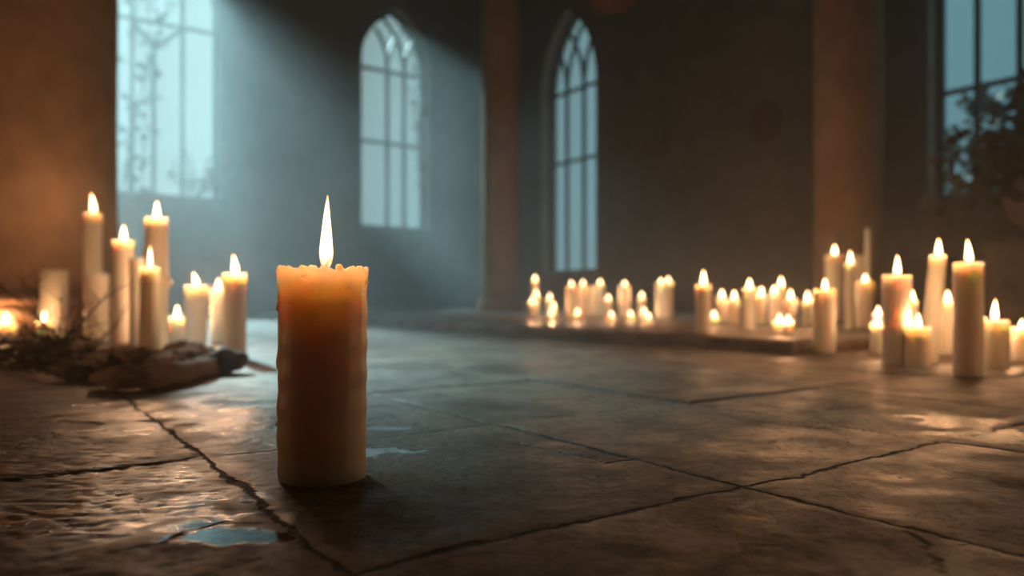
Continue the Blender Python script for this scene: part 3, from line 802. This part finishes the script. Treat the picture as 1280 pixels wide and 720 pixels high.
# ---- right group on the floor
place('votive_candle', 1097.5, 6.5, 391, 440, 'rear one of two small candles left of the tall cream one', (377, 391, 7), group=G4)
place('votive_candle', 1096.5, 8, 404, 444, 'front one of two small candles left of the tall cream one', (391, 404, 7), group=G4)
place('pillar_candle', 1121, 16.8, 344, 461, 'tall cream candle with a blunt top left in the right group', (314, 343, 10), group=G4)
place('pillar_candle', 1140, 6.5, 375, 447, 'slim candle peeking out behind the tall cream one on the right side', (357, 375, 8), group=G4, power=.5)
place('pillar_candle', 1147, 15, 409, 463, 'short broad glowing candle in front of the slanting taper', (386, 408, 9.5), group=G4, power=.6)
place('taper_candle', 1160.5, 11.2, 319, 456, 'tall slanting candle narrowing to its top', (292, 318, 9.5), group=G4, taper=.85, lean=.09)
place('pillar_candle', 1184, 10.5, 377, 445, 'medium candle between the slanting one and the nearest tall one', (357, 376, 9.5, .02), group=G4)
place('pillar_candle', 1210.5, 17, 328, 473, 'nearest and tallest thick candle of the right group', (294, 327, 11, -.08), group=G4)
place('votive_candle', 1231, 9, 414, 452, 'small lit candle half behind the nearest tall one on its right', (390, 413, 8.5), group=G4)
place('pillar_candle', 1242.5, 16.5, 400, 465, 'short broad candle right of the nearest tall one', (369, 399, 10, .04), group=G4)
place('pillar_candle', 1277, 11.5, 409, 453, 'lit candle cut by the right edge of the picture', (393, 408, 9), group=G4)
place('votive_candle', 1240, 8, 432, 449, 'tiny unlit wax stub behind the short broad candle', None, group=G4, seg=16) if False else None

# unseen candles added at both sides to light the groups' fronts and near floor
for (x_, y_, r_, h_, lab) in ((1.36, 1.10, .032, .17, 'thick candle added out of view at the near end of the right group'),
                              (1.50, 1.28, .026, .12, 'shorter candle added out of view behind the thick one at the right'),
                              (1.16, .86, .028, .10, 'low candle added out of view in front of the right group'),
                              (-1.42, 1.02, .030, .15, 'thick candle added out of view at the near end of the left group'),
                              (-1.20, .84, .026, .09, 'low candle added out of view in front of the left group')):
    make_candle('pillar_candle', (x_, y_, .0015), r_, h_, lab, (.042, .011, (0, 0)), G4 if x_ > 0 else G1, power=2.2)

# spilt wax on the floor
def puddle(name, cx, cy, a, b, z, h, label, mat='wax', seed=1):
    bm = bmesh.new(); seg = 48; rings = []
    rr = [0.0, .35, .6, .8, .92, 1.0]
    cen = bm.verts.new((cx, cy, z + h))
    for t in rr[1:]:
        ring = []
        for k in range(seg):
            an = 2 * math.pi * k / seg
            q = 1 + .45 * noise.noise(Vector((math.cos(an) * 1.6 + seed, math.sin(an) * 1.6, seed)))
            hh = h * math.sqrt(max(0, 1 - t ** 2.2)) * (1 + .5 * noise.noise(Vector((math.cos(an) * t * 3, math.sin(an) * t * 3, seed * 2))))
            ring.append(bm.verts.new((cx + a * t * q * math.cos(an), cy + b * t * q * math.sin(an), z + max(hh, 0) - (.002 if t == 1 else 0))))
        rings.append(ring)
    for k in range(seg): bm.faces.new((cen, rings[0][k], rings[0][(k + 1) % seg]))
    for r0, r1 in zip(rings, rings[1:]):
        for k in range(seg): bm.faces.new((r0[k], r1[k], r1[(k + 1) % seg], r0[(k + 1) % seg]))
    fix_normals(bm)
    return tag(mesh_obj(name, bm, M[mat]), label, 'wax')
c = fl(248, 439); puddle('spilt_wax', c[0], c[1], .11, .12, .0, .012, 'pale spilt wax spread below the small candles of the left group', seed=2)
c = fl(1190, 462); puddle('spilt_wax', c[0], c[1], .17, .10, .0, .004, 'thin spilt wax around the feet of the right group candles', seed=5)
c = fl(1110, 455); puddle('spilt_wax', c[0], c[1], .07, .06, .0, .004, 'small spilt wax patch left of the tall cream candle', seed=8)

# ------------------------------------------------------------------ cloth and dry brushwood on the left
def cloth_heap():
    bm = bmesh.new()
    rolls = [([(118, 486, .016), (150, 489, .019), (185, 488, .018), (220, 481, .016), (252, 471, .014), (282, 462, .012)], .021, 1),
             ([(116, 468, .022), (140, 470, .028), (168, 474, .030), (195, 472, .024)], .024, 2),
             ([(150, 458, .020), (190, 462, .026), (225, 466, .024), (255, 462, .018)], .020, 3),
             ([(205, 452, .018), (232, 452, .026), (246, 454, .030), (256, 456, .020)], .019, 4),
             ([(186, 480, .030), (215, 470, .036), (240, 460, .034)], .013, 5),
             ([(122, 478, .03), (135, 462, .034), (160, 452, .03)], .014, 6)]
    for pts, rad, sd_ in rolls:
        P = [Vector((*fl(px, py), z)) for px, py, z in pts]
        n = 60; seg = 26; rings = []
        for i in range(n + 1):
            t = i / n * (len(P) - 1); k = min(int(t), len(P) - 2); f = t - k; f2 = f * f * (3 - 2 * f)
            c = P[k].lerp(P[k + 1], f2); d = (P[k + 1] - P[k]).normalized(); s_ = d.cross(Vector((0, 0, 1))).normalized(); up = s_.cross(d)
            e = min(1, min(i, n - i) / 9 + .12); ring = []
            for q in range(seg):
                a = 2 * math.pi * q / seg + i * .05
                nn = noise.noise(Vector((math.cos(a) * 1.6 + sd_ * 9, math.sin(a) * 1.6, i * .06))) * .45 - abs(noise.noise(Vector((math.cos(a) * 2.6 + sd_, math.sin(a) * 2.6 + i * .03, i * .09)))) * .55
                r_ = rad * e ** .6 * (1.05 + nn)
                v = c + s_ * math.cos(a) * r_ * 1.25 + up * math.sin(a) * r_ * .95
                v.z = max(v.z, .001); ring.append(bm.verts.new(v))
            rings.append(ring)
        for r0, r1 in zip(rings, rings[1:]):
            for q in range(seg): bm.faces.new((r0[q], r0[(q + 1) % seg], r1[(q + 1) % seg], r1[q]))
        bm.faces.new(rings[0]); bm.faces.new(rings[-1])
    fix_normals(bm)
    o = mesh_obj('rumpled_cloth', bm, M['cloth']); o.location = (0, 0, .002)
    return tag(o, 'brown crumpled cloth heaped on the floor in front of the left candles', 'cloth')
cloth_heap()
def stone(name, px, py, sx, sy, sz, seed, label, mat='stone', rz=0):
    c = fl(px, py); bm = bmesh.new(); bmesh.ops.create_icosphere(bm, subdivisions=4, radius=1)
    for v in bm.verts:
        n_ = 1 + .28 * noise.noise(v.co * 1.3 + Vector((seed, 0, 0))) + .10 * noise.noise(v.co * 4 + Vector((seed, 3, 0)))
        v.co = Vector((v.co.x * sx * n_, v.co.y * sy * n_, v.co.z * sz * n_))
    zmin = min(v.co.z for v in bm.verts)
    o = mesh_obj(name, bm, M[mat]); o.location = (c[0], c[1], -zmin * .82); o.rotation_euler[2] = rz
    return tag(o, label, 'stone')
stone('broken_stone', 281, 466, .040, .034, .026, 1, 'angular brown stone at the right end of the crumpled cloth')
stone('broken_stone', 92, 476, .034, .026, .018, 4, 'dull brown stone at the left end of the crumpled cloth')

def branch(name, base, dirv, L, r, label, seed, forks=4):
    rnd = random.Random(seed); bm = bmesh.new()
    def grow(p, d, L, r, dep):
        n = 7; pts = [p.copy()]; dd = d.copy()
        for k in range(n):
            dd = (dd + Vector((rnd.uniform(-.25, .25), rnd.uniform(-.25, .25), rnd.uniform(-.12, .15)))).normalized()
            p = p + dd * L / n
            if p.z < .006: p.z = .006
            pts.append(p.copy())
        tube(bm, pts, [r * (1 - .75 * k / n) for k in range(n + 1)], 6)
        if dep:
            for _ in range(forks):
                q = pts[rnd.randint(2, n - 1)]
                a = Vector((rnd.uniform(-1, 1), rnd.uniform(-1, 1), rnd.uniform(-.1, .9))).normalized()
                grow(q.copy(), (dd * .6 + a * .8).normalized(), L * rnd.uniform(.3, .5), r * .5, dep - 1)
        else:
            bmesh.ops.create_icosphere(bm, subdivisions=1, radius=r * 1.6, matrix=Matrix.Translation(pts[-1]))
    grow(Vector((0, 0, r)), dirv.normalized(), L, r, 2)
    o = mesh_obj(name, bm, M['bark']); o.location = (base[0], base[1], .002)
    return tag(o, label, 'twig')
branch('dry_twig', fl(75, 446), Vector((-.55, -.1, .62)), .19, .0055, 'forked dark twig sticking up in front of the low glowing candle', 3, 3)
branch('dry_twig', fl(86, 440), Vector((-.15, .1, .95)), .13, .0035, 'short upright dark twig by the wide unlit candle', 9, 2)
branch('dry_twig', fl(105, 448), Vector((-1, .1, .28)), .36, .0050, 'long thin twig slanting left past the low candle at the picture edge', 5, 4)
branch('dry_twig', fl(25, 455), Vector((.9, -.2, .22)), .26, .0042, 'twig lying low at the left edge of the brushwood', 11, 5)
branch('dry_twig', fl(120, 436), Vector((.35, .2, .5)), .15, .0035, 'small twig between the unlit short candle and the cloth', 14, 3)
def litter():
    rnd = random.Random(21); bm = bmesh.new()
    for _ in range(520):
        px = rnd.uniform(-60, 118); py = rnd.gauss(452, 9)
        if not 436 < py < 476: continue
        c = fl(px, py); z = max(.004, rnd.gauss(.014, .013) * (1.3 - abs(py - 450) / 30)); a = rnd.uniform(0, 6.28)
        if rnd.random() < .4:
            L = rnd.uniform(.03, .09); d = Vector((math.cos(a), math.sin(a), rnd.uniform(-.2, .35)))
            p = Vector((c[0], c[1], z + .004)); tube(bm, [p, p + d * L * .5 + Vector((0, 0, .004)), p + d * L], [.0018, .0016, .0008], 5)
        else:
            s = rnd.uniform(.008, .018); R = Matrix.Rotation(a, 4, 'Z') @ Matrix.Rotation(rnd.uniform(-1, 1), 4, 'X')
            P = [(-1, 0, 0), (-.3, .5, .15), (.5, .4, .1), (1, 0, .3), (.5, -.4, .1), (-.3, -.5, .15)]
            vs = [bm.verts.new((R @ Vector(q)) * s + Vector((c[0], c[1], z + .008))) for q in P]
            cc = bm.verts.new((R @ Vector((0, 0, -.1))) * s + Vector((c[0], c[1], z + .008)))
            for k in range(6): bm.faces.new((vs[k], vs[(k + 1) % 6], cc))
    for v in bm.verts: v.co.z = max(v.co.z, .003)
    o = mesh_obj('brushwood_litter', bm, M['bark'])
    return tag(o, 'low heap of dead leaves and broken twigs at the left', 'dead leaves', kind='stuff')
litter()

# ------------------------------------------------------------------ plants
def leaf(bm, p, d, s, rnd):
    d = d.normalized(); side = d.cross(Vector((rnd.uniform(-1, 1), rnd.uniform(-1, 1), rnd.uniform(-1, 1))))
    if side.length < .1: side = d.cross(Vector((1, .3, .2)))
    side.normalize(); n_ = d.cross(side)
    pr = [(0, .12), (.3, .42), (.6, .40), (1, .02)]
    L_, C_, R_ = [], [], []
    for t, w_ in pr:
        q = p + d * s * t + n_ * s * .12 * math.sin(t * 3)
        C_.append(bm.verts.new(q)); L_.append(bm.verts.new(q + side * w_ * s + n_ * s * .06)); R_.append(bm.verts.new(q - side * w_ * s + n_ * s * .06))
    for i in range(3):
        bm.faces.new((L_[i], L_[i + 1], C_[i + 1], C_[i])); bm.faces.new((C_[i], C_[i + 1], R_[i + 1], R_[i]))
def plant(root, stems, leaf_s, leaf_n, seed, mleaf, mstem='bark', spread=.35):
    rnd = random.Random(seed); bs = bmesh.new(); bl = bmesh.new()
    for (p0, d0, L, r) in stems:
        p = Vector(p0); d = Vector(d0).normalized(); n = 10; pts = [p.copy()]
        for k in range(n):
            d = (d + Vector((rnd.uniform(-spread, spread), rnd.uniform(-spread, spread), rnd.uniform(-spread * .6, spread * .6)))).normalized()
            p = p + d * L / n; pts.append(p.copy())
            for _ in range(leaf_n):
                dv = Vector((rnd.gauss(0, 1), rnd.gauss(0, 1), rnd.gauss(0, .8))).normalized()
                if k > 1:
                    q = p + dv * leaf_s * rnd.uniform(.2, 1.3); tube(bs, [p, q], [r * .35, r * .2], 4); leaf(bl, q, dv, leaf_s * rnd.uniform(.6, 1.2), rnd)
        tube(bs, pts, [r * (1 - .7 * k / n) for k in range(n + 1)], 6)
    mesh_obj('stems', bs, M[mstem], root, True); mesh_obj('foliage', bl, M[mleaf], root, False)
# shrub in an urn on a pedestal, lower right of the near window
ux, uy = 2.37, 3.32
bm = bmesh.new(); 
c_u, c_v = UV(ux, uy); uvbox(bm, c_u - .19, c_u + .19, c_v - .19, c_v + .19, SZ + .004, .40); fix_normals(bm)
bmesh.ops.bevel(bm, geom=bm.edges[:], offset=.012, segments=2, affect='EDGES')
o = mesh_obj('stone_pedestal', bm, M['stone'], smooth=False); tag(o, 'dark square stone pedestal under the shrub by the right window', 'pedestal')
root = empty('potted_shrub', (ux, uy, .402)); tag(root, 'dark leafy shrub in a dark stone urn before the right window', 'plant')
bm = bmesh.new(); lathe(bm, [(.09, 0), (.10, .02), (.06, .04), (.14, .10), (.17, .18), (.155, .24), (.18, .26), (.18, .275), (.15, .275), (.14, .24), (.05, .23)], 40); fix_normals(bm)
mesh_obj('urn', bm, M['stone'], root)
rr_ = random.Random(2)
stems = [((0, 0, .22), (-.75, -.1, .45), .52, .008), ((0, 0, .22), (-.45, .2, .9), .62, .008), ((0, 0, .22), (-.1, 0, 1), .60, .008), ((0, 0, .22), (-.95, .1, .12), .42, .007),
         ((0, 0, .22), (.3, .1, 1), .55, .008), ((0, 0, .22), (.7, 0, .6), .45, .007), ((0, 0, .22), (-.6, -.3, .25), .40, .007), ((0, 0, .22), (-.3, -.3, .5), .35, .007), ((0, 0, .22), (0, -.4, .5), .35, .007), ((0, 0, .22), (-.2, .3, .6), .45, .007)]
plant(root, stems + [((0, 0, .22), (-.8 + .12 * k, -.25 + .07 * k, .22 + .1 * (k % 3)), .48, .006) for k in range(8)], .055, 4, 4, 'leaf_dark')
# climbing plant outside window 1, dry flowers on its sill
root = empty('climbing_ivy', fr_back(m1[0] + .03, T + .26, .0)); tag(root, 'dark ivy climbing outside the left side of the large left window', 'plant')
stems = [((0, 0, .02), (.0, 0, 1), 3.3, .012), ((.06, .05, .02), (.02, 0, 1), 2.9, .010), ((-.12, -.07, .02), (0, 0, 1), 3.1, .01)]
plant(root, stems, .07, 7, 8, 'leaf_ivy', spread=.06)
su_, sv_ = proj_a(True, 238, 0), 0
root = empty('dried_flowers', fr_back(w1r[0] - .13, .02, H1['z0'] + .004)); tag(root, 'wispy dried bush on the sill at the lower right of the large left window', 'plant')
stems = [((0, 0, 0), (x_, y_, 1), L_, .004) for x_, y_, L_ in ((-.5, -.2, .36), (-.2, 0, .42), (.1, 0, .48), (.35, -.1, .42), (.5, -.3, .36), (-.9, -.3, .36), (.15, -.3, .36), (.6, .0, .3))]
plant(root, stems, .036, 3, 12, 'leaf_dry', spread=.3)
# creeper on the right jamb of window 2
root = empty('dry_creeper', fr_back(H2['a1'] - .075, T * .3, H2['z0'] + .004)); tag(root, 'pale dry creeper hanging on the right jamb of the middle arched window', 'plant')
plant(root, [((0, 0, 0), (-.02, 0, 1), 1.75, .006), ((.02, .02, 0), (-.01, 0, 1), 1.9, .005)], .050, 5, 15, 'leaf_pale', spread=.05)
# trees outside
def tree(px_back, name, x, y, h, label, seed):
    root = empty(name, (x, y, -.3)); tag(root, label, 'tree')
    stems = [((0, 0, 0), (0, 0, 1), h, .05)] + [((0, 0, h * (.35 + .06 * k)), (math.cos(k * 2.2), math.sin(k * 2.2), .55), h * (.30 - .02 * k), .02) for k in range(9)]
    plant(root, stems, .14, 9, seed, 'leaf_ivy', spread=.12)
tree(0, 'garden_tree', 6.3, 9.4, 3.5, 'hazy tree seen outside through the right window', 31)

# ------------------------------------------------------------------ wall roundel, hanging bowl
ra, rY = a_right(981)
rz = EYE + (HY - 147) / F * rY * .95
root = empty('wall_roundel', W(U1 - .222, ra, rz)); tag(root, 'dark round plaque on the dim wall left of the reddish column', 'plaque')
bm = bmesh.new(); lathe(bm, [(.135, 0), (.14, .012), (.12, .02), (.11, .012), (.06, .016), (.02, .02)], 40); fix_normals(bm)
q = mesh_obj('disc', bm, M['dark_clay'], root); q.rotation_euler = Vector((-E1.x, -E1.y, 0)).to_track_quat('Z', 'Y').to_euler()
bx_, by_ = (767 - CX) / F * 5.0, 5.0
root = empty('hanging_bowl', (bx_, by_, 2.06)); tag(root, 'dark reddish bowl hanging high right of the narrow window', 'hanging lamp')
bm = bmesh.new(); lathe(bm, [(.01, 0), (.08, .008), (.14, .035), (.175, .08), (.18, .10), (.17, .10), (.13, .05), (.05, .02)], 40); fix_normals(bm); mesh_obj('bowl', bm, M['clay'], root)
for k in range(3):
    a = k * 2.094; bm = bmesh.new(); tube(bm, [Vector((.174 * math.cos(a), .174 * math.sin(a), .10)), Vector((0, 0, .7))], .004, 6); mesh_obj('chain', bm, M['iron'], root)
bm = bmesh.new(); tube(bm, [Vector((0, 0, .69)), Vector((0, 0, H - 2.065))], .006, 6); mesh_obj('rod', bm, M['iron'], root)

# ------------------------------------------------------------------ haze filling the hall
m, nt, o = new_mat('hall_haze')
vs = N(nt, 'ShaderNodeVolumeScatter'); vs.inputs['Color'].default_value = (.86, .96, 1, 1); vs.inputs['Density'].default_value = HAZE; vs.inputs['Anisotropy'].default_value = .55
nt.links.new(vs.outputs[0], o.inputs['Volume'])
bm = bmesh.new(); uvbox(bm, U0 - .1, U1 + T - .01, V0 - .1, V1 + T - .01, -.03, H + .05); fix_normals(bm)
hz = mesh_obj('haze', bm, m, smooth=False); tag(hz, 'thin bluish haze filling the hall', 'haze', kind='stuff')
m, nt, o = new_mat('window_mist')
vs = N(nt, 'ShaderNodeVolumeScatter'); vs.inputs['Color'].default_value = (.80, .96, 1, 1); vs.inputs['Density'].default_value = MIST; vs.inputs['Anisotropy'].default_value = .5
nt.links.new(vs.outputs[0], o.inputs['Volume'])
bm = bmesh.new(); uvbox(bm, U0 + .01, U1 - .01, V1 - 2.0, V1 - .01, -.015, 3.0); fix_normals(bm)
tag(mesh_obj('haze', bm, m, smooth=False), 'denser bluish mist hanging along the wall with the two left windows', 'haze', kind='stuff')
print('candles', cnt[0])
